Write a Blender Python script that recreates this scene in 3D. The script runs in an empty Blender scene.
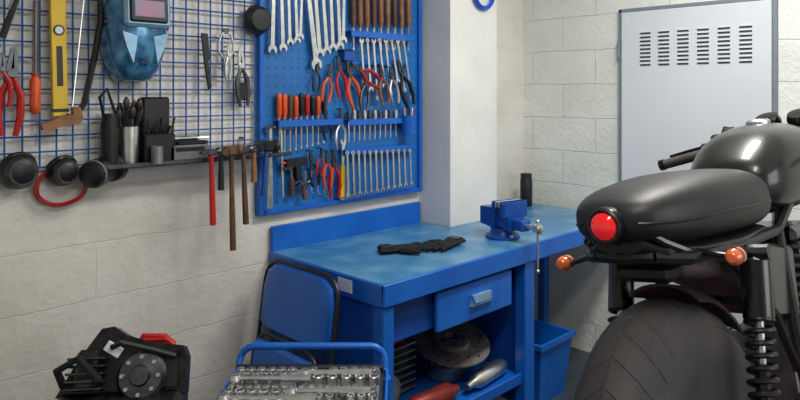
import bpy, math, random, bmesh
from math import pi, sin, cos, radians, sqrt
from mathutils import Vector, Matrix
random.seed(7)
scene = bpy.context.scene
scene.view_settings.view_transform = 'Standard'

# ------------------------------------------------------------------ materials
def lin(c):
    c = c/255.0
    return c/12.92 if c <= 0.04045 else ((c+0.055)/1.055)**2.4
def rgb(c): return (lin(c[0]), lin(c[1]), lin(c[2]), 1)

def mk(name, col, rough=0.5, metal=0.0, var=0.12, nscale=14, bump=0.0, bscale=60, col2=None, coat=0.0, lo=.35, hi=.65):
    m = bpy.data.materials.new(name); m.use_nodes = True
    nt = m.node_tree; N = nt.nodes; L = nt.links
    b = N['Principled BSDF']
    b.inputs['Roughness'].default_value = rough
    b.inputs['Metallic'].default_value = metal
    if coat: b.inputs['Coat Weight'].default_value = coat
    geo = N.new('ShaderNodeNewGeometry')
    nz = N.new('ShaderNodeTexNoise'); nz.inputs['Scale'].default_value = nscale
    nz.inputs['Detail'].default_value = 7
    L.new(geo.outputs['Position'], nz.inputs['Vector'])
    cr = N.new('ShaderNodeValToRGB')
    c = rgb(col)
    if col2 is None:
        a = [max(0, x*(1-var)) for x in c[:3]]+[1]; d = [min(1, x*(1+var)) for x in c[:3]]+[1]
    else:
        a = c; d = rgb(col2)
    cr.color_ramp.elements[0].position = lo; cr.color_ramp.elements[0].color = a
    cr.color_ramp.elements[1].position = hi; cr.color_ramp.elements[1].color = d
    L.new(nz.outputs['Fac'], cr.inputs['Fac']); L.new(cr.outputs['Color'], b.inputs['Base Color'])
    if bump:
        n2 = N.new('ShaderNodeTexNoise'); n2.inputs['Scale'].default_value = bscale
        L.new(geo.outputs['Position'], n2.inputs['Vector'])
        bp = N.new('ShaderNodeBump'); bp.inputs['Strength'].default_value = bump; bp.inputs['Distance'].default_value = 0.01
        L.new(n2.outputs['Fac'], bp.inputs['Height']); L.new(bp.outputs['Normal'], b.inputs['Normal'])
    return m

def block_wall(name, col, col2, axis, joint=0.5, zoff=0.0, grime=0.0, rowh=.21, bw=.45, bstr=.7, var2=.975):
    m = bpy.data.materials.new(name); m.use_nodes = True
    nt = m.node_tree; N = nt.nodes; L = nt.links
    b = N['Principled BSDF']; b.inputs['Roughness'].default_value = 0.6
    geo = N.new('ShaderNodeNewGeometry'); sp = N.new('ShaderNodeSeparateXYZ'); cb = N.new('ShaderNodeCombineXYZ')
    L.new(geo.outputs['Position'], sp.inputs[0])
    L.new(sp.outputs[axis], cb.inputs[0])
    ad = N.new('ShaderNodeMath'); ad.operation = 'ADD'; ad.inputs[1].default_value = zoff
    L.new(sp.outputs[2], ad.inputs[0]); L.new(ad.outputs[0], cb.inputs[1])
    nw = N.new('ShaderNodeTexNoise'); nw.inputs['Scale'].default_value = 7; nw.inputs['Detail'].default_value = 4
    L.new(geo.outputs['Position'], nw.inputs['Vector'])
    vm = N.new('ShaderNodeVectorMath'); vm.operation = 'SCALE'; vm.inputs['Scale'].default_value = 0.022
    L.new(nw.outputs['Color'], vm.inputs[0])
    va = N.new('ShaderNodeVectorMath'); va.operation = 'ADD'
    L.new(cb.outputs[0], va.inputs[0]); L.new(vm.outputs[0], va.inputs[1])
    br = N.new('ShaderNodeTexBrick')
    br.inputs['Scale'].default_value = 1.0
    br.inputs['Brick Width'].default_value = bw; br.inputs['Row Height'].default_value = rowh
    br.inputs['Mortar Size'].default_value = 0.0035; br.inputs['Mortar Smooth'].default_value = 1.0
    br.inputs['Color1'].default_value = (1, 1, 1, 1); br.inputs['Color2'].default_value = (var2, var2, var2*.997, 1)
    br.inputs['Mortar'].default_value = (1-joint*0.45,)*3+(1,)
    L.new(va.outputs[0], br.inputs['Vector'])
    nz = N.new('ShaderNodeTexNoise'); nz.inputs['Scale'].default_value = 2.2; nz.inputs['Detail'].default_value = 10
    nz.inputs['Roughness'].default_value = .65
    L.new(geo.outputs['Position'], nz.inputs['Vector'])
    cr = N.new('ShaderNodeValToRGB')
    cr.color_ramp.elements[0].position = 0.3; cr.color_ramp.elements[0].color = rgb(col2)
    cr.color_ramp.elements[1].position = 0.58; cr.color_ramp.elements[1].color = rgb(col)
    L.new(nz.outputs['Fac'], cr.inputs['Fac'])
    mx = N.new('ShaderNodeMix'); mx.data_type = 'RGBA'; mx.blend_type = 'MULTIPLY'; mx.inputs['Factor'].default_value = 1
    L.new(cr.outputs['Color'], mx.inputs['A']); L.new(br.outputs['Color'], mx.inputs['B'])
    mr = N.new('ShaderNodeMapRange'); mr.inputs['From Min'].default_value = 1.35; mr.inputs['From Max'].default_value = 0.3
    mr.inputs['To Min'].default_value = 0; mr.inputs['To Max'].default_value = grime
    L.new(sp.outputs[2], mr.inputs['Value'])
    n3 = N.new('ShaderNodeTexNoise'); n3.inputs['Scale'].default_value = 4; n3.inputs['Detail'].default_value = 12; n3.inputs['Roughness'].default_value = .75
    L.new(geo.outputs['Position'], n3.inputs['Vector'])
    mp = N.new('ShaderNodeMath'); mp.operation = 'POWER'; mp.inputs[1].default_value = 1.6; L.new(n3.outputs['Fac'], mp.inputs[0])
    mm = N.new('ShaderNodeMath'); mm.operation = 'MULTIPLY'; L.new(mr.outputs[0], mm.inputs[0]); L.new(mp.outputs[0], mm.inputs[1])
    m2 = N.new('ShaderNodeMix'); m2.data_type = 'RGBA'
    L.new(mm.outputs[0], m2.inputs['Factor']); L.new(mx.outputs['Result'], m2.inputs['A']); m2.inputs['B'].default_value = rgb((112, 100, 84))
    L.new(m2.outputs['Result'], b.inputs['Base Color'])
    n2 = N.new('ShaderNodeTexNoise'); n2.inputs['Scale'].default_value = 38; n2.inputs['Detail'].default_value = 7
    L.new(geo.outputs['Position'], n2.inputs['Vector'])
    mt = N.new('ShaderNodeMath'); mt.operation = 'MULTIPLY_ADD'; mt.inputs[1].default_value = -2.0*joint
    L.new(br.outputs['Fac'], mt.inputs[0]); L.new(n2.outputs['Fac'], mt.inputs[2])
    bp = N.new('ShaderNodeBump'); bp.inputs['Strength'].default_value = bstr; bp.inputs['Distance'].default_value = 0.010
    L.new(mt.outputs[0], bp.inputs['Height']); L.new(bp.outputs['Normal'], b.inputs['Normal'])
    return m

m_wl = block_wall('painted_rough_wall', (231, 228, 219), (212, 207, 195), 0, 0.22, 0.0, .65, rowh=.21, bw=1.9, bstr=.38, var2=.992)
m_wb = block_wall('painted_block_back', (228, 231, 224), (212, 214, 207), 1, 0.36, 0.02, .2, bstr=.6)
m_plaster = mk('smooth_plaster', (226, 226, 221), 0.8, var=0.05, nscale=4, bump=0.15, bscale=30)
m_ceil = mk('ceiling_white', (225, 225, 222), 0.9, var=0.03, nscale=3)
m_floor = mk('floor_concrete', (60, 72, 78), 0.35, var=0.25, nscale=5, bump=0.1)
m_blue = mk('blue_paint', (14, 90, 186), 0.38, nscale=7, col2=(20, 104, 198), bump=.04)
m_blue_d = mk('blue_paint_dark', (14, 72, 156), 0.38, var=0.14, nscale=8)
m_bluetop = mk('worn_blue_top', (54, 122, 170), 0.30, nscale=6, col2=(108, 156, 186), bump=0.06, lo=.42, hi=.72)
m_panel = mk('blue_perforated_sheet', (28, 106, 176), 0.45, var=0.1, nscale=5)
m_wire = mk('blue_wire', (26, 88, 166), 0.4)
m_steel = mk('chrome_steel', (218, 218, 216), 0.32, 1.0, var=0.12, nscale=30)
m_dsteel = mk('dark_steel', (96, 98, 102), 0.4, 1.0, var=0.25, nscale=25)
m_disc = mk('brake_disc_steel', (170, 170, 166), 0.45, .85, nscale=9, col2=(128, 120, 112))
m_black = mk('black_plastic', (20, 21, 23), 0.42, var=0.25)
m_blackg = mk('black_gloss', (14, 15, 17), 0.24, var=0.2, coat=0.3)
m_grease = mk('greasy_black', (18, 18, 20), 0.28, 0.3, nscale=26, col2=(50, 48, 46), bump=.35, bscale=40)
m_rubber = mk('tyre_rubber', (46, 45, 48), 0.65, nscale=9, col2=(64, 58, 58), bump=0.15, bscale=160)
m_leather = mk('seat_leather', (22, 23, 25), 0.48, var=0.1, bump=0.06, bscale=420)
m_fabric = mk('black_fabric', (18, 18, 20), 0.9, var=0.3, bump=0.4, bscale=150)
m_wood = mk('tool_wood', (150, 104, 62), 0.55, nscale=20, col2=(120, 78, 44))
m_woodd = mk('dark_wood', (104, 70, 46), 0.6, nscale=20, col2=(74, 48, 32))
m_red = mk('red_plastic', (184, 28, 24), 0.4, var=0.15)
m_orange = mk('orange_plastic', (214, 84, 34), 0.4, var=0.15)
m_yellow = mk('yellow_paint', (224, 186, 16), 0.4, var=0.08)
m_white = mk('white_label', (225, 228, 232), 0.5, var=0.03)
m_locker = mk('grey_white_metal', (208, 214, 220), 0.4, var=0.03, nscale=2)
m_lockedge = mk('frame_grey', (120, 128, 140), 0.5, var=0.06)
m_slot = mk('vent_slot', (60, 64, 72), 0.6)
m_mask = mk('mask_blue', (18, 84, 140), 0.2, 0.35, nscale=22, col2=(96, 164, 204), coat=0.6)
m_maskw = mk('mask_trim', (140, 180, 204), 0.3, 0.3, nscale=30)
m_lens = mk('mask_lens', (206, 158, 184), 0.1, 0.4, nscale=9, col2=(160, 172, 188))
m_tank = mk('tank_lacquer', (34, 35, 33), 0.3, 0.2, var=0.15, nscale=2, coat=.35)
m_maroon = mk('dirty_maroon_plastic', (74, 46, 50), 0.55, nscale=30, col2=(38, 28, 32), bump=.2)
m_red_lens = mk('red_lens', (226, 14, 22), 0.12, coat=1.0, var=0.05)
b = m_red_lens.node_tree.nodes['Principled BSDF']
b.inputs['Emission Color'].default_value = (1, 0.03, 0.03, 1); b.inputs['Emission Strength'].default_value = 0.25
m_amber = mk('amber_lens', (214, 100, 48), 0.2, coat=1.0, var=0.08)
m_cableb = mk('blue_hose', (10, 80, 205), 0.35)
m_alu = mk('cast_aluminium', (150, 152, 156), 0.45, 0.9, var=0.2, nscale=18)
m_grey = mk('grey_plastic', (110, 112, 114), 0.5, var=0.15)
m_redm = mk('brick_red_metal', (132, 42, 34), 0.45, 0.2, var=0.3)

# ------------------------------------------------------------------ mesh builder
I4 = Matrix.Identity(4)
def T(x, y=None, z=None):
    return Matrix.Translation(Vector((x, y, z)) if y is not None else Vector(x))
def R(a, ax): return Matrix.Rotation(radians(a), 4, ax)

class B:
    def __init__(s, name, M=None):
        s.n = name; s.v = []; s.f = []; s.mi = []; s.mats = []; s.M = M or I4
    def mid(s, m):
        if m not in s.mats: s.mats.append(m)
        return s.mats.index(m)
    def add(s, vs, fs, m, M=None):
        X = s.M @ (M or I4); o = len(s.v)
        s.v += [X @ Vector(v) for v in vs]
        s.f += [tuple(i+o for i in f) for f in fs]
        s.mi += [s.mid(m)]*len(fs)
    def box(s, c, size, m, M=None, bev=0.0, rot=None):
        hx, hy, hz = size[0]/2, size[1]/2, size[2]/2
        X = (M or I4) @ T(*c) @ (rot or I4)
        if bev <= 0:
            vs = [(x, y, z) for x in (-hx, hx) for y in (-hy, hy) for z in (-hz, hz)]
            fs = [(0, 1, 3, 2), (4, 6, 7, 5), (0, 4, 5, 1), (2, 3, 7, 6), (0, 2, 6, 4), (1, 5, 7, 3)]
            s.add(vs, fs, m, X); return
        h = (hx, hy, hz); bev = min(bev, min(h)*0.95)
        idx = {}; vs = []
        for sx in (-1, 1):
            for sy in (-1, 1):
                for sz in (-1, 1):
                    sg = (sx, sy, sz)
                    for a in range(3):
                        p = [sg[k]*(h[k]-(0 if k == a else bev)) for k in range(3)]
                        idx[(sx, sy, sz, a)] = len(vs); vs.append(p)
        fs = []
        def key(d, a): return idx[(d[0], d[1], d[2], a)]
        for a in range(3):
            o = [k for k in range(3) if k != a]
            for sg in (-1, 1):
                q = []
                for (u, v) in ((-1, -1), (1, -1), (1, 1), (-1, 1)):
                    d = [0, 0, 0]; d[a] = sg; d[o[0]] = u; d[o[1]] = v; q.append(key(d, a))
                fs.append(tuple(q))
        for c_ in range(3):
            a, b_ = [k for k in range(3) if k != c_]
            for sa in (-1, 1):
                for sb in (-1, 1):
                    d1 = [0, 0, 0]; d1[a] = sa; d1[b_] = sb; d1[c_] = -1
                    d2 = list(d1); d2[c_] = 1
                    fs.append((key(d1, a), key(d2, a), key(d2, b_), key(d1, b_)))
        for sx in (-1, 1):
            for sy in (-1, 1):
                for sz in (-1, 1):
                    d = (sx, sy, sz); fs.append((key(d, 0), key(d, 1), key(d, 2)))
        s.add(vs, fs, m, X)
    def tube(s, pts, r, m, n=8, closed=False, M=None):
        P = [Vector(p) for p in pts]; k = len(P)
        rs = r if isinstance(r, (list, tuple)) else [r]*k
        tang = []
        for i in range(k):
            if closed: t = P[(i+1) % k]-P[i-1]
            elif i == 0: t = P[1]-P[0]
            elif i == k-1: t = P[-1]-P[-2]
            else: t = (P[i+1]-P[i]).normalized()+(P[i]-P[i-1]).normalized()
            if t.length < 1e-9: t = Vector((0, 0, 1))
            tang.append(t.normalized())
        up = Vector((0, 0, 1)) if abs(tang[0].z) < 0.9 else Vector((1, 0, 0))
        nrm = tang[0].cross(up).normalized()
        vs = []; fs = []
        for i in range(k):
            if i: 
                nrm = nrm - tang[i]*nrm.dot(tang[i])
                if nrm.length < 1e-6: nrm = tang[i].orthogonal()
                nrm.normalize()
            bn = tang[i].cross(nrm)
            for j in range(n):
                a = 2*pi*j/n
                vs.append(P[i]+(nrm*cos(a)+bn*sin(a))*rs[i])
        for i in range(k if closed else k-1):
            i2 = (i+1) % k
            for j in range(n):
                j2 = (j+1) % n
                fs.append((i*n+j, i*n+j2, i2*n+j2, i2*n+j))
        if not closed:
            fs.append(tuple(range(n))); fs.append(tuple((k-1)*n+j for j in range(n)))
        s.add(vs, fs, m, M)
    def lathe(s, prof, m, M=None, n=20, closed=False):
        vs = []; fs = []; k = len(prof)
        for (r, h) in prof:
            for j in range(n):
                a = 2*pi*j/n; vs.append((r*cos(a), r*sin(a), h))
        for i in range(k if closed else k-1):
            i2 = (i+1) % k
            for j in range(n):
                j2 = (j+1) % n; fs.append((i*n+j, i*n+j2, i2*n+j2, i2*n+j))
        if not closed:
            if prof[0][0] > 1e-6: fs.append(tuple(range(n)))
            if prof[-1][0] > 1e-6: fs.append(tuple((k-1)*n+j for j in range(n)))
        s.add(vs, fs, m, M)
    def prism(s, poly, z0, z1, m, M=None):
        k = len(poly)
        vs = [(x, y, z0) for x, y in poly]+[(x, y, z1) for x, y in poly]
        fs = [tuple(range(k)), tuple(range(k, 2*k))]+[(i, (i+1) % k, (i+1) % k+k, i+k) for i in range(k)]
        s.add(vs, fs, m, M)
    def loft(s, rings, m, M=None, cap=True):
        n = len(rings[0]); vs = [p for r in rings for p in r]; fs = []
        for i in range(len(rings)-1):
            for j in range(n):
                j2 = (j+1) % n; fs.append((i*n+j, i*n+j2, (i+1)*n+j2, (i+1)*n+j))
        if cap:
            fs.append(tuple(range(n))); fs.append(tuple((len(rings)-1)*n+j for j in range(n)))
        s.add(vs, fs, m, M)
    def ell(s, c, r, m, M=None, n=16):
        k = 10
        vs = []; fs = []
        for i in range(k+1):
            t = pi*i/k
            for j in range(n):
                a = 2*pi*j/n
                vs.append((c[0]+r[0]*sin(t)*cos(a), c[1]+r[1]*sin(t)*sin(a), c[2]+r[2]*cos(t)))
        for i in range(k):
            for j in range(n):
                j2 = (j+1) % n; fs.append((i*n+j, i*n+j2, (i+1)*n+j2, (i+1)*n+j))
        s.add(vs, fs, m, M)
    def done(s, parent=None, sharp=35):
        me = bpy.data.meshes.new(s.n)
        c = Vector((0, 0, 0))
        if parent is None and s.v:
            xs = [v.x for v in s.v]; ys = [v.y for v in s.v]; zs = [v.z for v in s.v]
            c = Vector(((min(xs)+max(xs))/2, (min(ys)+max(ys))/2, min(zs)))
        me.from_pydata([tuple(v-c) for v in s.v], [], s.f)
        for m in s.mats: me.materials.append(m)
        me.polygons.foreach_set('material_index', s.mi)
        bm = bmesh.new(); bm.from_mesh(me)
        bmesh.ops.remove_doubles(bm, verts=bm.verts, dist=1e-6)
        bmesh.ops.recalc_face_normals(bm, faces=bm.faces); bm.to_mesh(me); bm.free()
        me.polygons.foreach_set('use_smooth', [True]*len(me.polygons))
        try: me.set_sharp_from_angle(angle=radians(sharp))
        except Exception: pass
        ob = bpy.data.objects.new(s.n, me); ob.location = c
        scene.collection.objects.link(ob)
        if parent: ob.parent = parent
        return ob

# ------------------------------------------------------------------ room (x = along tool wall, y = towards tool wall)
A = 2.54; BX = 3.70; HC = 1.60; CZ = 2.85; F = 662.0; X0 = -1.7; Y0 = -1.7
def slab(name, lo, hi, m):
    b = B(name); b.box([(lo[i]+hi[i])/2 for i in range(3)], [hi[i]-lo[i] for i in range(3)], m); return b.done()
slab('floor', (X0-.1, Y0-.1, -.1), (BX+.1, A+.1, 0), m_floor)
slab('ceiling', (X0-.1, Y0-.1, CZ), (BX+.1, A+.1, CZ+.1), m_ceil)
slab('wall_left', (X0-.1, A, 0), (BX+.1, A+.1, CZ), m_wl)
slab('wall_back', (BX, Y0-.1, 0), (BX+.1, A, CZ), m_wb)
slab('wall_right', (X0-.1, Y0-.1, 0), (BX, Y0, CZ), m_plaster)
slab('wall_front', (X0-.1, Y0, 0), (X0, A, CZ), m_plaster)
slab('wall_pillar', (2.69, 2.31, 0), (3.10, A, CZ), m_plaster)

# steel service door in the back wall
b = B('door_1')
yl, yr = 1.835, 1.025; zb, zt = 0.22, 2.07
b.box((BX-.019, (yl+yr)/2, (zb+zt)/2), (.034, yl-yr-.012, zt-zb-.012), m_locker, bev=.004)
for (c, sz) in [((BX-.014, yl+.006, (zb+zt)/2), (.024, .022, zt-zb+.03)), ((BX-.014, yr-.006, (zb+zt)/2), (.024, .022, zt-zb+.03)),
                ((BX-.014, (yl+yr)/2, zt+.006), (.024, yl-yr+.03, .022)), ((BX-.014, (yl+yr)/2, zb-.006), (.024, yl-yr+.03, .022))]:
    b.box(c, sz, m_lockedge, bev=.003)
for i in range(6):
    yc = 1.682-i*0.1065
    for j in range(9):
        z = 1.935-j*0.0225
        b.box((BX-.0372, yc, z), (.003, .060, .010), m_slot)
        b.box((BX-.040, yc, z+.006), (.007, .062, .003), m_locker)
for z in (.5, 1.85):
    b.tube([(BX-.03, yl+.012, z-.05), (BX-.03, yl+.012, z+.05)], .009, m_lockedge)
b.box((BX-.04, 1.09, 1.12), (.012, .035, .14), m_dsteel, bev=.004)
b.tube([(BX-.04, 1.09, 1.14), (BX-.075, 1.09, 1.14), (BX-.075, 1.19, 1.14)], .008, m_dsteel)
b.done()

# ------------------------------------------------------------------ helpers on the tool wall
def wp(px, py, off=0.0):
    """survey measurement -> (x, z) on the plane `off` metres in front of the tool wall"""
    r = (px-400)/F; yp = A-off; x = yp*(1+r)/(1-r); d = (x+yp)/sqrt(2)
    return x, HC-(py-92)*d/F
def wframe(x, z, off):
    return Matrix(((1, 0, 0, x), (0, 0, -1, A-off), (0, 1, 0, z), (0, 0, 0, 1)))
def span(p1, p2, off):
    a = Vector(wp(*p1, off)); c = Vector(wp(*p2, off)); d = c-a; L = d.length
    ang = math.atan2(d.x, -d.y)     # 0 = straight down
    return wframe(a.x, a.y, off) @ Matrix.Rotation(ang, 4, 'Z'), L
DN = R(90, 'X')   # local z -> -y

def ring(b, M, x, y, r, t, m, n=14):
    b.tube([(x+r*cos(2*pi*i/n), y+r*sin(2*pi*i/n), 0) for i in range(n)], t, m, n=6, closed=True, M=M)
def wrench(b, M, L, m=m_steel, w=None, flip=False):
    w = w or L*.085
    if flip: M = M @ T(0, -L, 0) @ R(180, 'Z')
    ring(b, M, 0, -w*.7, w*.55, w*.3, m)
    b.prism([(-w*.34, -w*1.1), (w*.34, -w*1.1), (w*.42, -L+w*1.3), (-w*.42, -L+w*1.3)], -.003, .003, m, M)
    c = -L+w*.8; pts = []
    for i in range(11):
        a = radians(-50+28*i); pts.append((w*cos(a)*.95, c+w*sin(a)*.95))
    pts += [(-w*.42, c-w*.1), (0, c+w*.2), (w*.42, c-w*.1)]
    b.prism(pts, -.005, .005, m, M)
def screwdriver(b, M, L, mh, r=.011, hf=.42, ms=m_steel):
    h = L*hf
    b.lathe([(r*.5, 0), (r*.9, h*.06), (r, h*.2), (r*.95, h*.5), (r*1.05, h*.8), (r*.6, h*.93), (r*.75, h)], mh, M @ DN, n=10)
    b.tube([(0, -h, 0), (0, -L*.97, 0)], r*.3, ms, n=6, M=M); b.box((0, -L*.98, 0), (r*.8, L*.05, .002), ms, M)
def pliers(b, M, L, mh, ms=m_dsteel, open_=.12):
    w = L*open_
    for sg in (-1, 1):
        b.prism([(0, 0), (sg*L*.03, -L*.02), (sg*L*.06, -L*.22), (sg*L*.05, -L*.34), (-sg*L*.03, -L*.40), (-sg*L*.01, -L*.2)], -.005, .005, ms, M)
        b.tube([(sg*L*.02, -L*.36, 0), (sg*(w+.01*L), -L*.55, 0), (sg*(w+.02*L), -L*.78, 0), (sg*w*.8, -L, 0)], [L*.03, L*.042, L*.042, L*.03], mh, n=8, M=M)
    b.lathe([(L*.05, -.007), (L*.05, .008)], ms, M @ T(0, -L*.30, 0), n=12)
def hammer(b, M, L, mh, head, hl=.12, hs=.03):
    b.tube([(0, 0, 0), (0, -L*.3, 0), (0, -L*.6, 0), (0, -L, 0)], [.010, .009, .012, .013], mh, M=M)
    b.box((0, .0, 0), (hl*.6, hs, hs), head, M, bev=hs*.2)
    b.lathe([(hs*.35, 0), (hs*.6, hl*.12), (hs*.6, hl*.28), (hs*.5, hl*.32)], head, M @ T(hl*.22, 0, 0) @ R(90, 'Y'), n=12)
    b.prism([(-hl*.28, hs*.5), (-hl*.28, -hs*.5), (-hl*.6, -hs*.15), (-hl*.6, hs*.05)], -hs*.45, hs*.45, head, M)

# ------------------------------------------------------------------ wire grid
b = B('wire_grid_panel'); gz0 = 1.337; gx0, gx1 = 0.25, 1.615; p = .0545
x = gx1
while x > gx0:
    b.tube([(x, A-.022, gz0), (x, A-.022, 2.36)], .0034, m_wire, n=6); x -= p
z = gz0
while z < 2.37:
    b.tube([(gx0, A-.027, z), (gx1, A-.027, z)], .0034, m_wire, n=6); z += p
for x in (.4, 1.0, 1.55):
    for z in (1.4, 2.2): b.tube([(x, A-.001, z), (x, A-.027, z)], .006, m_dsteel, n=6)
b.done()

# ------------------------------------------------------------------ blue tool panel
PX0, PX1, PZ0, PZ1 = 1.625, 2.675, 1.052, 2.36
b = B('blue_tool_board')
b.box(((PX0+PX1)/2, A-.011, (PZ0+PZ1)/2), (PX1-PX0, .018, PZ1-PZ0), m_panel)
for (c, s) in [((PX0+.012, A-.022, (PZ0+PZ1)/2), (.024, .04, PZ1-PZ0)), ((PX1-.012, A-.022, (PZ0+PZ1)/2), (.024, .04, PZ1-PZ0)),
               (((PX0+PX1)/2, A-.022, PZ0+.010), (PX1-PX0-.05, .04, .02)), (((PX0+PX1)/2, A-.022, PZ1-.010), (PX1-PX0-.05, .04, .02))]:
    b.box(c, s, m_blue, bev=.003)
for i in range(24):
    for j in range(29):
        x = PX0+.06+i*.0415; z = PZ0+.05+j*.0435
        b.box((x, A-.0203, z), (.008, .0015, .008), m_blue_d)
def rail(px1, px2, py, h=.028, d=.045):
    x1, z1 = wp(px1, py, .04); x2, _ = wp(px2, py, .04)
    b.box(((x1+x2)/2, A-.02-d/2, z1), (x2-x1, d, .004), m_blue, bev=.001)
    b.box(((x1+x2)/2, A-.02-d, z1-h/2), (x2-x1, .004, h), m_blue, bev=.001)
rail(348, 411, 31); rail(276, 339, 121); rail(346, 400, 120); rail(342, 412, 150); rail(352, 411, 62, h=.012, d=.02)
b.done()

b = B('wrench_set')       # large combination wrenches
for (a, c) in [((274, -22), (272, 54)), ((281, -18), (283, 52)), ((288, -16), (290, 46)), ((295, -16), (297, 44)), ((302, -16), (300, 40)),
               ((306, -25), (317, 70)), ((314, -22), (320, 58)), ((322, -18), (327, 55)), ((330, -20), (333, 52)), ((337, -20), (340, 50)), ((344, -20), (343, 44))]:
    M, L = span(a, c, .05); wrench(b, M, L, w=L*.072)
    b.tube([(0, -.012, -.03), (0, -.012, .012)], .003, m_black, n=6, M=M)
b.done()
b = B('wrench_set')       # row at lower right
for i in range(12):
    px = 347+i*5.7; y2 = 199-i*1.2; M, L = span((px, 151-i*.2), (px+1.5, y2), .078); wrench(b, M, L, w=.0145)
b.done()
b = B('chisel_set')
for i in range(9):
    px = 353+i*6.9
    M, L = span((px, -4+i*.3), (px+.5, 50), .045)
    screwdriver(b, M, L, m_wood if i % 3 else m_woodd, r=.0145, hf=.58)
b.done()
b = B('wrench_set')       # combination wrenches in second row
for i in range(8):
    px = 361+i*6.0; M, L = span((px, 38), (px+3+i*.8, 84+(i*7 % 5)*4), .055+.004*(i % 2)); wrench(b, M, L, m_steel, w=.0165, flip=(i % 2 == 0))
b.done()
b = B('screwdriver_set')
cols = [m_orange, m_orange, m_woodd, m_orange, m_black, m_red, m_black, m_orange, m_black]
for i in range(9):
    px = 279+i*5.6; M, L = span((px, 93+(i*5 % 4)), (px, 154-i*1.4), .045); screwdriver(b, M, L, cols[i], r=.0125, hf=.42)
b.done()
b = B('socket_driver_row')
for i in range(10):
    px = 349+i*5.2; M, L = span((px, 110), (px, 142-i*.6), .045)
    b.lathe([(.008, 0), (.011, .02), (.011, .045), (.006, .05)], m_steel if i % 2 else m_dsteel, M @ DN, n=10)
    b.tube([(0, -.04, 0), (0, -L, 0)], .0035, m_steel, n=6, M=M)
b.done()
b = B('allen_key_set')
for i in range(6):
    px = 292+i*6.5; x, z = wp(px, 176, .045); M = wframe(x, z, .045)
    b.tube([(0, .03, 0), (0, -.05-.008*i, 0), (.012, -.06-.008*i, 0)], .003, m_steel, n=6, M=M)
    b.tube([(0, .028, -.025), (0, .028, .004)], .002, m_black, n=6, M=M)
b.done()
def one(name, fn, p1, p2, off, *a, **k):
    b = B(name); M, L = span(p1, p2, off); fn(b, M, L, *a, **k)
    b.tube([(0, -L*.02, -(off-.022)), (0, -L*.02, .004)], .003, m_black, n=6, M=M); b.done()
for (p1, p2, off, m) in [((338, 56), (343, 98), .05, m_red), ((347, 60), (357, 108), .05, m_orange), ((352, 64), (380, 84), .065, m_red), ((331, 64), (325, 102), .05, m_orange),
                     ((325, 106), (328, 140), .06, m_black), ((398, 60), (411, 106), .065, m_black), ((380, 64), (386, 104), .065, m_wood), ((366, 72), (364, 110), .06, m_dsteel),
                     ((310, 150), (316, 186), .05, m_black), ((322, 148), (319, 176), .06, m_red), ((334, 150), (335, 198), .05, m_red), ((341, 108), (340, 150), .05, m_steel),
                     ((327, 150), (328, 188), .065, m_orange), ((390, 66), (396, 104), .075, m_steel), ((318, 62), (316, 92), .05, m_black)]:
    one('pliers', pliers, p1, p2, off, m)
b = B('adjustable_wrench'); M, L = span((343, 138), (342, 200), .05)
wrench(b, M, L, m_steel, w=.02, flip=True); b.prism([(-.010, -L*.45), (.010, -L*.45), (.013, -L*.95), (-.013, -L*.95)], -.007, .007, m_yellow, M); b.done()
b = B('glue_gun'); x, z = wp(296, 162, .055); M = wframe(x, z, .055)
b.prism([(-.06, .015), (.055, .02), (.06, -.012), (.02, -.02), (.028, -.085), (-.002, -.088), (-.008, -.02), (-.06, -.012)], -.014, .014, m_black, M)
b.lathe([(.008, 0), (.004, .022)], m_orange, M @ T(-.06, 0, 0) @ R(-90, 'Y'), n=10); b.tube([(0, .0, -.033), (0, .0, 0)], .004, m_black, M=M); b.done()
b = B('bar_clamp'); M, L = span((281, 126), (283, 197), .05)
b.box((0, -L/2, 0), (.010, L, .006), m_steel, M); b.box((.03, -.01, 0), (.06, .02, .016), m_dsteel, M, bev=.003); b.box((.03, -L*.6, 0), (.06, .02, .016), m_dsteel, M, bev=.003)
b.tube([(.05, -L*.5, 0), (.05, -L*.95, 0)], .005, m_steel, M=M); b.tube([(.05, -L*.75, 0), (.05, -L, 0)], .012, m_woodd, M=M); b.tube([(0, -.01, -.028), (0, -.01, 0)], .003, m_black, M=M); b.done()
one('claw_hammer', hammer, (303, 184), (305, 199), .06, m_woodd, m_dsteel, hl=.07, hs=.022)
one('tack_hammer', hammer, (270, 128), (270, 208), .06, m_steel, m_dsteel, hl=.05, hs=.018)
x, z = wp(408, 134, .07); b = B('blue_pen_cup', T(x, A-.075, z))
b.lathe([(.036, 0), (.042, .10), (.038, .10), (.033, .006)], m_blue, n=18); b.box((0, .035, .06), (.03, .03, .05), m_blue)
for i in range(6):
    a = i; b.tube([(.015*cos(a), .015*sin(a), .01), (.03*cos(a), .03*sin(a), .14)], .004, [m_steel, m_black, m_red][i % 3], n=6)
b.done()
b = B('small_parts_case'); x, z = wp(347, 56, .05); b.box((x, A-.045, z), (.06, .045, .05), m_blue_d, bev=.004); b.box((x, A-.045, z+.028), (.062, .047, .008), m_black, bev=.002); b.done()
x, z = wp(258, 20, .05); b = B('round_black_dish', wframe(x, z, .042))
b.lathe([(.012, .035), (.045, .034), (.060, .022), (.066, 0), (.058, 0), (.05, .012)], m_black, n=28); b.tube([(0, 0, -.02), (0, 0, .034)], .004, m_dsteel); b.done()

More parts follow.
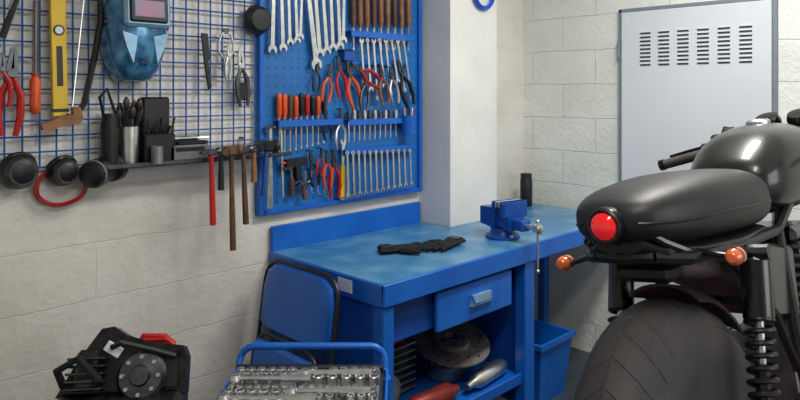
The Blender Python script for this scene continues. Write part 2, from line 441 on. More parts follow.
# ------------------------------------------------------------------ things on the wire grid
b = B('spirit_level'); M, L = span((56, -40), (60, 116), .05); w = .05
b.box((0, -L/2, 0), (w, L, .022), m_yellow, M, bev=.002)
b.box((0, -L+.02, 0), (w*1.02, .012, .024), m_black, M)
for t in (.45,):
    b.lathe([(.019, 0), (.019, .013)], m_black, M @ T(0, -L*t, 0)); b.lathe([(.013, .012), (.013, .0145)], m_white, M @ T(0, -L*t, 0))
b.box((0, -L*.68, 0), (w*.4, .14, .0235), m_black, M)
b.tube([(0, -.02, -.03), (0, -.02, 0)], .004, m_black, M=M); b.done()
b = B('hand_saw')
P = [wp(*q, .08) for q in [(74, 118), (84, 104), (94, 60), (101, 20), (100, -10), (88, -22)]]
b.tube([(x, A-.08, z) for x, z in P], [.008, .011, .012, .012, .010, .009], m_blackg, n=8)
x1, z1 = wp(86, -20, .08); x2, z2 = wp(72, 112, .08)
b.box(((x1+x2)/2, A-.08, (z1+z2)/2), (.003, .002, sqrt((x2-x1)**2+(z2-z1)**2)), m_steel, rot=Matrix.Rotation(math.atan2(x1-x2, z1-z2), 4, 'Y'))
x, z = wp(64, 119, .08); M = wframe(x, z, .08) @ R(12, 'Z')
b.prism([(-.075, -.022), (-.05, -.028), (0, -.020), (.04, -.03), (.06, -.015), (.058, .03), (.035, .035), (.03, .01), (0, .012), (-.05, .004), (-.078, .0)], -.013, .013, m_wood, M)
b.tube([(.02, .01, -.05), (.02, .01, 0)], .004, m_black, M=M); b.done()
one('bolt_cutter', pliers, (14, 46), (8, 136), .05, m_red, open_=.09)
one('pliers', pliers, (2, 52), (2, 108), .07, m_red)
b = B('rasp_file'); M, L = span((35, 114), (36, -5), .05); screwdriver(b, M, L, m_orange, r=.018, hf=.34, ms=m_dsteel); b.box((0, -L*.65, 0), (.018, L*.6, .005), m_woodd, M); b.tube([(0, -L*.5, -.025), (0, -L*.5, 0)], .003, m_black, M=M); b.done()
b = B('pry_bar'); M, L = span((2, 38), (22, -15), .05); b.tube([(0, 0, 0), (0, -L, 0)], [.012, .008], m_black, M=M); b.prism([(-.01, -L*.5), (.012, -L*.5), (.02, -L*1.05), (-.002, -L*1.1)], -.004, .004, m_dsteel, M); b.tube([(0, -L*.5, -.025), (0, -L*.5, 0)], .003, m_black, M=M); b.done()

# welding helmet
x, z = wp(138, 32, .10); b = B('welding_helmet', wframe(x, z, .032))
rings = []
for (h, w, d) in [(-.185, .050, .055), (-.175, .068, .085), (-.14, .090, .115), (-.08, .108, .135), (0, .118, .140), (.08, .120, .145), (.13, .112, .135), (.165, .090, .10), (.18, .06, .06)]:
    rr = []
    for j in range(28):
        a = 2*pi*j/28; cx = cos(a); sy = sin(a)
        yy = (d*abs(sy)**.75 if sy > 0 else -.0)
        rr.append((w*math.copysign(abs(cx)**.8, cx), h, yy))
    rings.append(rr)
b.loft(rings, m_mask)
fr = T(0, .075, .135) @ R(-4, 'X')
b.box((0, 0, .012), (.172, .128, .030), m_maskw, fr, bev=.010)
b.box((0, 0, .022), (.142, .098, .026), m_black, fr, bev=.006)
b.box((0, .0, .034), (.112, .062, .006), m_lens, fr, bev=.002)
for sg in (-1, 1):
    b.prism([(sg*.03, -.02), (sg*.085, -.005), (sg*.07, -.06), (sg*.045, -.12), (sg*.035, -.06)], .10, .137, m_maskw)
    b.lathe([(.02, 0), (.017, .014)], m_black, T(sg*.108, .03, .05) @ R(90*sg, 'Y'))
for i in range(4): b.box((0, -.05-.022*i, .128-.003*i), (.05-.006*i, .008, .012), m_black)
b.done()

b = B('utility_knife'); M, L = span((204, 33), (209, 90), .05)
b.prism([(-.012, 0), (.014, -.004), (.014, -L*.45), (.006, -L*.5), (.011, -L*.95), (-.002, -L), (-.010, -L*.5)], -.006, .006, m_black, M); b.tube([(0, -.01, -.02), (0, -.01, 0)], .003, m_black, M=M); b.done()
b = B('outside_calliper'); x, z = wp(226, 44, .05); M = wframe(x, z, .05)
for sg in (-1, 1):
    b.tube([(0, .055, 0), (sg*.022, .04, 0), (sg*.036, .0, 0), (sg*.034, -.03, 0), (sg*.012, -.062, 0), (sg*.006, -.14, 0)], .0052, m_steel, n=6, M=M)
b.lathe([(.012, -.006), (.012, .006)], m_dsteel, M @ T(0, .055, 0)); b.tube([(0, .055, -.02), (0, .055, 0)], .003, m_black, M=M); b.done()
b = B('tin_snips'); M, L = span((240, 48), (244, 106), .055); pliers(b, M, L, m_dsteel, m_steel, open_=.09)
b.box((0, -L*.75, 0), (.05, L*.3, .012), m_black, M, bev=.004); b.tube([(0, -.02, -.025), (0, -.02, 0)], .003, m_black, M=M); b.done()
b = B('wire_stripper'); M, L = span((229, 44), (228, 80), .07); pliers(b, M, L, m_steel, m_steel, open_=.07); b.tube([(0, -.01, -.04), (0, -.01, 0)], .003, m_black, M=M); b.done()

# ledge under grid
LZ = 1.325
b = B('tool_ledge')
b.box((1.31, A-.066, LZ), (.84, .13, .010), m_black, bev=.002); b.box((1.31, A-.13, LZ+.006), (.84, .006, .014), m_dsteel)
b.done()
zt_ = LZ+.006
x, _ = wp(130, 158, .075); b = B('brush_cup', T(x, A-.07, zt_))
b.lathe([(.033, 0), (.036, .14), (.033, .14), (.030, .005)], m_steel, n=22)
for i in range(9):
    a = i*2.4; rr = .018; t = Vector((.04*cos(a), .02*sin(a), .20+.03*sin(i*3)))
    b.tube([(rr*cos(a)*.5, rr*sin(a)*.5, .01), t], [.004, .007], m_black if i % 2 else m_dsteel, n=6)
    b.ell(t, (.013, .010, .026), m_black if i % 3 else m_woodd, n=8)
b.done()
x, _ = wp(120, 158, .05); b = B('leather_tool_pouch', T(x-.045, A-.07, zt_))
b.loft([[(w*cos(2*pi*j/16), .03*sin(2*pi*j/16), h) for j in range(16)] for (h, w) in ((0, .026), (.08, .030), (.15, .032), (.19, .022))], m_black)
b.tube([(-.02, 0, .17), (-.04, -.01, .25), (-.01, 0, .28), (.02, 0, .19)], .006, m_black); b.done()
x, _ = wp(155, 128, .06); b = B('black_parts_bin', T(x, A-.07, zt_))
b.box((0, 0, .055), (.12, .08, .11), m_black, bev=.006); b.box((0, .015, .18), (.11, .04, .14), m_black, bev=.008)
for i in range(8):
    b.tube([(-.055+i*.015, -.02, .1), (-.06+i*.017, -.03, .15+.02*sin(i*2))], .005, m_dsteel if i % 2 else m_black, n=6)
b.done()
x, _ = wp(152, 158, .12); b = B('tin_can', T(x+.012, A-.138, zt_)); b.lathe([(.022, 0), (.022, .065), (.019, .065), (.019, .01)], m_alu, n=18); b.ell((0, 0, .04), (.016, .016, .025), m_wood, n=10); b.done()
x, _ = wp(182, 155, .08); b = B('grey_tool_box', T(x+.02, A-.07, zt_))
b.box((0, 0, .03), (.17, .08, .06), m_grey, bev=.006); b.box((0, -.041, .045), (.12, .004, .015), m_black); b.box((0.02, 0, .067), (.13, .06, .014), m_black, bev=.004)
b.tube([(-.05, 0, .084), (.05, 0, .084)], .009, m_dsteel); b.tube([(.05, 0, .084), (.10, 0, .084)], .004, m_steel); b.done()

# hammers hanging from the ledge front
for (nm, p1, p2, mh, hd, hl, hs) in [('ball_peen_hammer', (211, 152), (213, 225), m_red, m_dsteel, .075, .026), ('cross_peen_hammer', (221, 153), (221, 190), m_black, m_dsteel, .06, .024),
                                 ('sledge_hammer', (231, 151), (233, 250), m_woodd, m_woodd, .08, .040), ('mason_hammer', (243, 150), (246, 224), m_woodd, m_dsteel, .075, .030),
                                 ('claw_hammer', (254, 149), (254, 182), m_wood, m_dsteel, .065, .028), ('rubber_mallet', (267, 146), (263, 196), m_blue_d, m_black, .095, .048)]:
    b = B(nm); M, L = span(p1, p2, .165); hammer(b, M, L, mh, hd, hl, hs); b.tube([(0, 0, -.03), (0, 0, 0)], .004, m_dsteel, M=M); b.done()
def muff(nm, px, py, sc=1):
    x, z = wp(px, py, .07); b = B(nm, wframe(x, z, .002) @ R(8, 'Y'))
    b.lathe([(.030*sc, .01), (.055*sc, .016), (.062*sc, .035), (.060*sc, .06), (.046*sc, .085), (.025*sc, .094), (0, .095)], m_black, n=28)
    b.lathe([(.050*sc, .066), (.054*sc, .074), (.044*sc, .088)], m_dsteel, n=28)
    b.tube([(.06*sc*cos(t), .06*sc*sin(t)+.0, .03+.03*sin(t)) for t in [radians(a) for a in range(20, 161, 20)]], .008, m_blackg)
    b.done()
muff('ear_defender', 18, 172, 1.0); muff('ear_defender', 63, 172, .85)
x, z = wp(62, 187, .03); b = B('red_cable_coil', wframe(x, z, .022))
for k in range(3):
    b.tube([((.068+.005*k)*cos(2*pi*i/30)*1.15, (.060+.004*k)*sin(2*pi*i/30), .004+.007*(k % 2)+.004*sin(i)) for i in range(30)], .0035, m_red, n=6, closed=True)
b.tube([(0, .06, -.02), (0, .06, .01)], .005, m_dsteel); b.done()
x, z = wp(105, 171, .10); b = B('angle_grinder', wframe(x, z, .075) @ R(10, 'Z') @ R(35, 'Y'))
b.lathe([(.03, -.08), (.046, -.07), (.050, -.02), (.042, .0), (.042, .035), (.055, .045), (.058, .075), (.05, .085), (.02, .09)], m_black, R(90, 'Y'), n=24)
b.lathe([(.051, -.055), (.052, -.05), (.051, -.045)], m_grey, R(90, 'Y'), n=22); b.lathe([(.048, .086), (.03, .094), (0, .095)], m_dsteel, R(90, 'Y'), n=22)
b.tube([(-.03, .0, -.06), (-.03, 0, 0)], .006, m_dsteel); b.done()
b = B('blue_hose_coil', T(2.955, 2.31-.02, 2.155))
for k in range(3): b.tube([((.078+.006*k)*cos(2*pi*i/32), -.008*(k % 2), (.078+.006*k)*sin(2*pi*i/32)) for i in range(32)], .007, m_cableb, n=8, closed=True)
b.tube([(0, .019, .08), (0, -.02, .08)], .006, m_dsteel); b.done()

# ------------------------------------------------------------------ workbench
b = B('workbench')
bx0, bx1, by0, bz = 1.70, 3.64, 1.79, .88
poly = [(bx0, by0), (bx1, by0), (bx1, A-.005), (3.105, A-.005), (3.105, 2.305), (2.685, 2.305), (2.685, A-.005), (bx0, A-.005)]
b.prism(poly, bz-.035, bz, m_bluetop)
b.box(((bx0+bx1)/2, by0+.004, bz-.045), (bx1-bx0, .02, .086), m_blue, bev=.004)
b.box((bx0+.004, (by0+A)/2, bz-.045), (.02, A-by0-.012, .086), m_blue, bev=.004)
b.box(((bx0+2.675)/2, A-.018, bz+.055), (2.675-bx0, .022, .115), m_blue, bev=.003)
def leg(x0, x1, y0, y1): b.box(((x0+x1)/2, (y0+y1)/2, (bz-.09)/2), (x1-x0, y1-y0, bz-.09), m_blue, bev=.004)
leg(1.705, 1.765, 1.795, 1.855); leg(1.705, 1.765, 2.47, 2.53); leg(2.64, 2.72, 1.80, 1.86); leg(3.55, 3.61, 2.28, 2.33)
b.box((3.60, 2.05, bz-.06), (.05, .46, .05), m_blue, bev=.004)
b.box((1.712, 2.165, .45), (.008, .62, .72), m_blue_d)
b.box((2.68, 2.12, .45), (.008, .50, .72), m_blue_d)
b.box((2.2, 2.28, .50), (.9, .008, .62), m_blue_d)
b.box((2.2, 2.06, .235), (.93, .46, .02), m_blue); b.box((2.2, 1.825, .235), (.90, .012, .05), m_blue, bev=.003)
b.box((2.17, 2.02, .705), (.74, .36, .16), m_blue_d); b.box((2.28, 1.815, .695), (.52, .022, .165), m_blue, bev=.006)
Hx = 2.30
b.prism([(-.06, .022), (.06, .022), (.075, -.022), (-.075, -.022)], 0, .016, m_maskw, T(Hx, 1.803, .70) @ R(90, 'X'))
b.tube([(Hx-.065, 1.795, .722), (Hx-.065, 1.775, .69), (Hx+.065, 1.775, .69), (Hx+.065, 1.795, .722)], .005, m_blue)
b.box((bx0-.0075, 2.0, bz-.042), (.003, .085, .05), m_white)
b.done()

# stuff on the lower shelf
sz0 = .246
b = B('engine_part', T(2.38, 2.08, sz0))
b.lathe([(.08, 0), (.10, .03), (.10, .07), (.085, .09), (.085, .13), (.07, .145)], m_alu, n=26)
for i in range(8): b.lathe([(.010, .08), (.010, .10)], m_dsteel, T(.092*cos(i*pi/4), .092*sin(i*pi/4), 0), n=8)
b.done()
b = B('brake_disc', T(2.38, 2.04, sz0+.178) @ R(15, 'X') @ R(-6, 'Y'))
b.lathe([(.085, -.004), (.185, -.004), (.185, .004), (.085, .004)], m_disc, n=48, closed=True)
b.lathe([(.03, .002), (.09, .002), (.085, .026), (.030, .030)], m_disc, n=36, closed=True)
for i in range(6):
    a = i*pi/3
    b.lathe([(.008, .026), (.008, .034)], m_dsteel, T(.06*cos(a), .06*sin(a), 0), n=8)
    for k in range(3): b.lathe([(.007, .0041), (.007, .0046)], m_black, T((.115+.02*k)*cos(a+k*.33), (.115+.02*k)*sin(a+k*.33), 0), n=8)
b.done()
b = B('exhaust_silencer', T(2.46, 1.89, sz0+.042)); b.lathe([(.016, -.17), (.02, -.12), (.036, -.09), (.038, .10), (.03, .14), (.02, .16)], m_steel, R(6, 'Z') @ R(90, 'Y'), n=20)
b.done()
b = B('red_fire_bottle', T(2.10, 1.90, sz0+.044)); b.lathe([(.03, -.13), (.04, -.11), (.042, .09), (.025, .12), (.015, .15)], m_redm, R(-4, 'Z') @ R(90, 'Y'), n=20); b.done()
b = B('gear_housing', T(1.91, 2.10, sz0)); b.box((0, .0, .09), (.16, .18, .18), m_dsteel, bev=.03); b.lathe([(.07, 0), (.075, .03), (.03, .05)], m_grey, T(0, -.09, .1) @ R(90, 'X')); b.done()
b = B('engine_head', T(2.10, 2.14, sz0)); b.box((0, 0, .12), (.12, .1, .24), m_black, bev=.02)
for i in range(7): b.box((0, 0, .02+i*.033), (.16, .13, .008), m_alu, bev=.002)
b.tube([(0, -.05, .235), (-.03, -.09, .27), (-.08, -.06, .25)], .012, m_redm); b.done()

b = B('blue_storage_bin', T(3.0, 1.99, 0))
def sq(w, d, z): return [(-w, -d, z), (w, -d, z), (w, d, z), (-w, d, z)]
b.loft([sq(.12, .11, 0), sq(.15, .14, .30), sq(.165, .155, .30), sq(.165, .155, .325), sq(.145, .135, .325), sq(.115, .105, .02)], m_blue); b.done()

# vise
b = B('bench_vise', T(2.68, 1.96, bz+.001) @ R(-14, 'Z'))
b.lathe([(.085, 0), (.085, .012), (.07, .02), (.06, .035), (.06, .05)], m_blue_d, n=26)
for a in range(3): b.lathe([(.010, .012), (.010, .024)], m_steel, T(.075*cos(a*2.1+.4), .075*sin(a*2.1+.4), 0), n=6)
b.box((0, .02, .085), (.085, .17, .08), m_blue_d, bev=.014)
b.prism([(.0, .05), (.11, .06), (.11, .145), (.02, .15), (-.01, .12)], -.055, .055, m_blue_d, R(90, 'Z') @ R(90, 'X'))
b.box((0, -.015, .165), (.15, .03, .045), m_blue_d, bev=.006)
b.box((0, -.033, .172), (.15, .008, .03), m_steel, bev=.002)
b.box((0, -.060, .172), (.15, .008, .03), m_steel, bev=.002)
b.box((0, -.082, .150), (.15, .038, .08), m_blue_d, bev=.008)
b.prism([(-.07, .19), (.07, .19), (.045, .10), (.04, .05), (-.04, .05), (-.045, .10)], .06, .10, m_blue_d, R(90, 'X'))
b.box((0, -.10, .085), (.06, .15, .055), m_blue_d, bev=.008)
b.lathe([(.012, 0), (.012, .09), (.02, .09), (.022, .125), (.014, .13)], m_steel, T(0, -.14, .085) @ R(90, 'X'), n=14)
b.tube([(0, -.25, .115), (0, -.25, -.11)], .005, m_steel); b.ell((0, -.25, .118), (.010, .010, .010), m_steel, n=10); b.ell((0, -.25, -.112), (.010, .010, .010), m_steel, n=10)
b.done()

b = B('spray_can', T(3.53, 2.40, bz+.001)); b.lathe([(.036, 0), (.038, .005), (.038, .16), (.036, .165), (.036, .20), (.030, .205)], m_black, n=24); b.done()

def glove(nm, M):
    b = B(nm, M)
    b.loft([[(x, w*cos(2*pi*j/16), .014+h*sin(2*pi*j/16)) for j in range(16)] for (x, w, h) in ((-.11, .045, .013), (-.10, .052, .014), (-.03, .042, .014), (.03, .052, .015), (.055, .048, .013))], m_fabric)
    for i, (y, L) in enumerate([(-.036, .06), (-.012, .08), (.012, .075), (.036, .055)]):
        b.tube([(.045, y, .013), (.05+L*.5, y*1.15, .017), (.05+L, y*1.2, .011)], [.0125, .0118, .009], m_fabric, n=8)
    b.tube([(-.02, -.04, .012), (.02, -.072, .014), (.055, -.085, .012)], [.015, .013, .010], m_fabric, n=8)
    b.box((-.08, 0, .028), (.05, .06, .004), m_black, bev=.001); b.done()
glove('work_glove', T(2.12, 2.10, bz+.003) @ R(-30, 'Z'))
glove('work_glove', T(2.32, 2.02, bz+.003) @ R(190, 'Z'))

# folding chair leaning on bench end
b = B('folding_chair'); b.M = T(1.495, 2.19, .003) @ R(8.5, 'Y')
def arc_frame(w, z0, z1, x, rad):
    pts = [(x, -w, z0), (x, -w, z1-rad)]
    for t in (22, 45, 68, 90): pts.append((x, -w+rad-rad*cos(radians(t)), z1-rad+rad*sin(radians(t))))
    for t in (90, 68, 45, 22, 0): pts.append((x, w-rad+rad*cos(radians(t)), z1-rad+rad*sin(radians(t))))
    pts.append((x, w, z0)); return pts
b.tube(arc_frame(.245, .01, .89, 0, .09), .009, m_black, n=10)
b.tube(arc_frame(.215, .01, .60, -.035, .10), .009, m_black, n=10)
rings = []
for (z, w) in ((.62, .215), (.635, .232), (.78, .234), (.845, .218), (.874, .17)):
    rings.append([(-.022*cos(2*pi*j/20)-.008, w*math.copysign(abs(sin(2*pi*j/20))**.6, sin(2*pi*j/20)), z) for j in range(20)])
b.loft(rings, m_blue)
b.box((-.04, 0, .40), (.034, .40, .34), m_blue, bev=.015)
b.tube([(0, -.245, .12), (0, .245, .12)], .009, m_black); b.tube([(-.035, -.215, .10), (-.035, .215, .10)], .009, m_black)
for sg in (-1, 1): b.tube([(0, sg*.245, .5), (-.035, sg*.215, .45)], .008, m_dsteel)
b.done()

# ------------------------------------------------------------------ trolley with socket set
def camxy(D, Rr): return ((D+Rr)/sqrt(2), (D-Rr)/sqrt(2))
cx, cy = 1.095, 1.475
CM = T(cx, cy, 0) @ R(-45, 'Z')
b = B('tool_trolley', CM)
for z in (.72, .42, .15):
    b.box((0, 0, z), (.46, .38, .012), m_blue, bev=.003)
    for (c, s) in [((0, .19, z+.02), (.46, .008, .045)), ((0, -.19, z+.02), (.46, .008, .045)), ((.23, 0, z+.02), (.008, .38, .045)), ((-.23, 0, z+.02), (.008, .38, .045))]: b.box(c, s, m_blue, bev=.002)
for sx in (-1, 1):
    for sy in (-1, 1):
        b.box((sx*.225, sy*.185, .41), (.03, .03, .66), m_blue, bev=.004)
        b.lathe([(.035, -.014), (.035, .014)], m_black, T(sx*.215, sy*.175, .036) @ R(90, 'Y'), n=18); b.tube([(sx*.215, sy*.175, .036), (sx*.215, sy*.175, .09)], .010, m_dsteel)
hp = [(-.222, .195, .72), (-.222, .205, .775)]
for t in (20, 45, 70, 90): hp.append((-.178-.044*cos(radians(t)), .215, .775+.045*sin(radians(t))))
for t in (90, 70, 45, 20): hp.append((.178+.044*cos(radians(t)), .215, .775+.045*sin(radians(t))))
hp += [(.222, .205, .775), (.222, .195, .72)]
b.tube(hp, .011, m_blue, n=12); b.done()
b = B('socket_set_case', CM @ T(.0, -.01, .732))
b.box((0, 0, .02), (.440, .33, .04), m_black, bev=.01); b.box((0, 0, .043), (.42, .31, .008), m_grey, bev=.003)
b.box((0, .165, .03), (.440, .02, .05), m_black, bev=.005)
for row, (y, r, k) in enumerate([(.125, .013, 14), (.088, .011, 16), (.052, .015, 11), (.012, .010, 17), (-.025, .013, 13), (-.065, .011, 15), (-.10, .015, 11), (-.135, .012, 14)]):
    for i in range(k):
        x = -.195+.39*i/(k-1)
        if random.random() < .06: continue
        h = .016+.005*(row % 3)
        b.lathe([(r*.9, .045), (r, .047), (r, .044+h), (r*.9, .046+h), (r*.62, .046+h), (r*.6, .052)], m_steel, T(x, y, 0), n=12)
for y, x0, x1 in ((.034, -.19, .02), (-.045, -.02, .19), (-.085, -.19, .05), (.07, .0, .19)):
    b.tube([(x0, y, .072), (x1, y, .072)], .007, m_steel); b.lathe([(.016, .058), (.018, .07), (.012, .082)], m_steel, T(x0, y, 0), n=14); b.tube([(x1-.08, y, .072), (x1, y, .072)], .011, m_steel)
b.done()

# ------------------------------------------------------------------ stool with greasy engine unit (red pull handle)
SX, SY = camxy(1.86, -.80)
SM = T(SX, SY, 0) @ R(-45, 'Z')
b = B('workshop_stool', SM)
b.box((0, 0, .64), (.42, .34, .03), m_woodd, bev=.006)
for sx in (-1, 1):
    for sy in (-1, 1): b.tube([(sx*.16, sy*.12, .63), (sx*.20, sy*.15, .0)], .014, m_dsteel)
b.tube([(-.185, -.14, .2), (.185, -.14, .2)], .010, m_dsteel); b.tube([(-.185, .14, .2), (.185, .14, .2)], .010, m_dsteel); b.done()
b = B('small_petrol_engine', SM @ T(0, 0, .656) @ R(6, 'Z'))
b.box((0, -.02, .04), (.36, .26, .08), m_grease, bev=.02)
LM = T(0, .09, .05) @ R(-24, 'X')
RX = R(90, 'X')
b.prism([(-.18, 0), (.18, 0), (.178, .10), (.165, .130), (.06, .145), (.0, .165), (-.04, .190), (-.075, .185), (-.13, .10)], -.012, .05, m_grease, LM @ RX)
b.prism([(-.15, .01), (.16, .02), (.155, .09), (.14, .12), (.05, .128), (-.05, .165), (-.07, .16), (-.12, .085)], .05, .06, m_black, LM @ RX)
b.lathe([(.065, 0), (.07, .015), (.06, .03), (.03, .034), (.025, .045), (0, .046)], m_dsteel, LM @ T(.06, -.06, .05) @ RX, n=26)
for i in range(8): b.lathe([(.006, .03), (.006, .038)], m_steel, LM @ T(.06+.05*cos(i*pi/4), -.06, .05+.05*sin(i*pi/4)) @ RX, n=6)
for i in range(5): b.box((-.09, -.085, .02+.02*i), (.10, .06, .007), m_dsteel, LM, bev=.002)
b.box((-.09, -.08, .07), (.06, .05, .11), m_grease, LM, bev=.01)
b.tube([(-.03, -.08, .13), (.0, -.10, .14), (.08, -.08, .12), (.15, -.07, .10)], .009, m_black, M=LM)
b.tube([(-.15, -.08, .03), (-.16, -.12, .07), (-.10, -.14, .10), (-.04, -.13, .04)], .011, m_fabric, M=LM)
b.box((-.03, -.066, .125), (.05, .01, .03), m_white, LM, rot=R(30, 'Y'), bev=.002)
b.tube([(.03, -.01, .14), (.04, -.014, .162), (.10, -.014, .158), (.13, -.01, .134)], .011, m_red, M=LM)
b.box((.075, -.014, .15), (.08, .03, .018), m_red, LM, bev=.008)
b.box((.10, -.12, .075), (.07, .05, .05), m_dsteel, bev=.01); b.lathe([(.03, 0), (.03, .04), (.02, .05)], m_grey, T(-.12, -.12, .07), n=18)
b.done()

# ------------------------------------------------------------------ motorcycle on lift
LH = .46
b = B('motorcycle_lift')
b.box((2.10, .54, LH-.03), (2.5, .62, .06), m_redm, bev=.008); b.box((2.05, .54, .04), (1.7, .6, .08), m_dsteel, bev=.008)
for y in (.30, .78):
    b.tube([(1.35, y, .08), (2.75, y, LH-.06)], .022, m_redm); b.tube([(2.75, y+.03, .08), (1.35, y+.03, LH-.06)], .022, m_redm)
b.done()
bike = bpy.data.objects.new('motorcycle', None); scene.collection.objects.link(bike)
bike.location = (1.475, .515, LH+.008); bike.rotation_euler = (radians(-9), 0, 0)
WB = 1.40; RW = .345; RX0 = -.08
def wheel(name, cxx, R0, tw, spokes=18):
    b = B(name); C = T(cxx, 0, R0) @ R(90, 'X')
    h = tw/2; prof = []
    for i in range(15):
        a = radians(-105+210*i/14); prof.append((R0-tw*.52+tw*.52*cos(a), h*sin(a)))
    b.lathe(prof, m_rubber, C, n=64)
    def tp(a, s, off):
        s_ = radians(s); rr = R0-tw*.52+(tw*.52+off)*cos(s_); return (rr*cos(a), rr*sin(a), (h+off)*sin(s_))
    NB = 34
    for i in range(NB):
        for sg in (-1, 1):
            a0 = 2*pi*i/NB; da = 2*pi/NB*.90
            for (s0, s1, sh0, sh1) in ((2, 30, 0, .5), (31.5, 60, .52, 1.05)):
                vs = []; k = 4
                for q in range(k):
                    s_ = s0+(s1-s0)*q/(k-1); sh = (sh0+(sh1-sh0)*q/(k-1))*2*pi/NB
                    for (e, off) in ((0, -.001), (.05, .0012), (.95, .0012), (1, -.001)):
                        vs.append(tp(a0+sh+da*e, sg*s_, off))
                fs = []
                for q in range(k-1):
                    for j in range(4): fs.append((q*4+j, q*4+(j+1) % 4, (q+1)*4+(j+1) % 4, (q+1)*4+j))
                fs += [(0, 1, 2, 3), tuple((k-1)*4+j for j in range(4))]
                b.add(vs, fs, m_rubber, C)
    ri = R0-tw*.62
    b.lathe([(ri+.012, -h*.62), (ri-.008, -h*.55), (ri-.018, 0), (ri-.008, h*.55), (ri+.012, h*.62), (ri+.004, 0)], m_blackg, C, n=48, closed=True)
    b.lathe([(.02, -h*.9), (.05, -h*.85), (.05, -h*.7), (.035, -h*.6), (.035, h*.6), (.05, h*.7), (.05, h*.85), (.02, h*.9)], m_alu, C, n=24)
    for i in range(spokes*2):
        a = 2*pi*i/(spokes*2); sg = 1 if i % 2 else -1; a2 = a+.35*(1 if (i//2) % 2 else -1)
        b.tube([(cxx+.045*cos(a2), sg*h*.65, R0+.045*sin(a2)), (cxx+(ri-.01)*cos(a), sg*h*.15, R0+(ri-.01)*sin(a))], .0025, m_steel, n=5)
    return b, C
b, C = wheel('rear_wheel', RX0, RW, .205)
b.lathe([(.11, .10), (.11, .105), (.05, .108)], m_dsteel, C, n=36); b.lathe([(.12, -.10), (.12, -.104), (.05, -.106)], m_steel, C, n=36); b.done(bike)
b, C = wheel('front_wheel', WB, .315, .115)
b.lathe([(.15, .07), (.15, .074), (.09, .074), (.09, .07)], m_steel, C, n=40, closed=True); b.done(bike)

def sec(x, w, z0, z1, e=.75, n=28):
    out = []
    for j in range(n):
        a = 2*pi*j/n; c, s_ = cos(a), sin(a)
        out.append((x, w*math.copysign(abs(c)**e, c), (z0+z1)/2+(z1-z0)/2*math.copysign(abs(s_)**e, s_)))
    return out
def smooth(S, k=4):
    out = []
    for i in range(len(S)-1):
        p0 = S[max(0, i-1)]; p1 = S[i]; p2 = S[i+1]; p3 = S[min(len(S)-1, i+2)]
        for q in range(k):
            t = q/k
            out.append(tuple(.5*((2*b1)+(-a1+c1)*t+(2*a1-5*b1+4*c1-d1)*t*t+(-a1+3*b1-3*c1+d1)*t**3) for a1, b1, c1, d1 in zip(p0, p1, p2, p3)))
    out.append(S[-1]); return out
b = B('seat')
S = smooth([(-.230, .03, .865, .890), (-.220, .062, .848, .908), (-.195, .09, .832, .924), (-.14, .114, .815, .938), (-.05, .132, .805, .947), (.06, .140, .80, .952), (.18, .140, .79, .950),
     (.28, .135, .785, .944), (.38, .122, .78, .934), (.45, .105, .785, .918), (.485, .08, .80, .90), (.50, .05, .82, .88)])
b.loft([sec(*s, e=.72, n=40) for s in S], m_leather)
for sg in (-1, 1):
    b.tube([(s[0], sg*s[1]*.992, s[2]+(s[3]-s[2])*.42) for s in S[4:-4]], .0035, m_black, n=6)
b.done(bike)
b = B('tail_unit')
b.loft([sec(x, w, z0, z1, .7) for (x, w, z0, z1) in ((-.195, .05, .81, .85), (-.16, .09, .79, .83), (-.05, .115, .775, .815), (.15, .125, .765, .80), (.4, .10, .755, .79))], m_black)
b.box((-.04, 0, .755), (.16, .13, .04), m_black, bev=.012)
TL = T(-.226, 0, .872) @ R(-90, 'Y')
b.lathe([(.024, -.03), (.036, -.02), (.039, .0), (.037, .016)], m_blackg, TL, n=28)
b.lathe([(.036, .012), (.0365, .018), (.033, .022), (.028, .020), (.028, .012)], m_black, TL, n=32, closed=True)
b.lathe([(.028, .012), (.027, .022), (.020, .029), (.010, .032), (0, .033)], m_red_lens, TL, n=28)
b.tube([(-.20, 0, .86), (-.16, 0, .81)], .018, m_black)
for sg in (-1, 1): b.tube([(-.205, sg*.04, .872), (-.17, sg*.085, .83), (-.08, sg*.11, .79)], .009, m_blackg)
b.done(bike)
b = B('indicators')
for sg in (-1, 1):
    iy = .182 if sg < 0 else .208; iz = .787 if sg < 0 else .765
    IM = T(-.075, sg*iy, iz) @ R(-90, 'Y')
    b.tube([(-.075, sg*.08, .80), (-.075, sg*(iy-.017), iz)], .007, m_blackg); b.lathe([(.008, -.026), (.014, -.02), (.018, .0), (.018, .006)], m_blackg, IM, n=18)
    b.lathe([(.0175, -.012), (.0175, .006), (.015, .018), (.009, .024), (0, .025)], m_amber, IM, n=18)
b.done(bike)
b = B('inner_mudguard'); pts = []
for i in range(5):
    a = radians(38+11*i); rr = RW+.03; ring_ = []
    for j in range(9):
        t = radians(-65+130*j/8); ring_.append(((rr-.05+.05*cos(t))*cos(a)+RX0, .080*sin(t)/sin(radians(65)), RW+(rr-.05+.05*cos(t))*sin(a)))
    inner = [(RX0+(p_[0]-RX0)*.985, p_[1]*.97, RW+(p_[2]-RW)*.985) for p_ in reversed(ring_)]
    pts.append(ring_+inner)
b.loft(pts, m_maroon)
b.loft([sec(x, w, z0, z1, .5, 20) for (x, w, z0, z1) in ((-.06, .06, .735, .77), (-.03, .085, .725, .775), (.1, .095, .705, .775), (.30, .09, .62, .775))], m_maroon); b.done(bike)
b = B('frame')
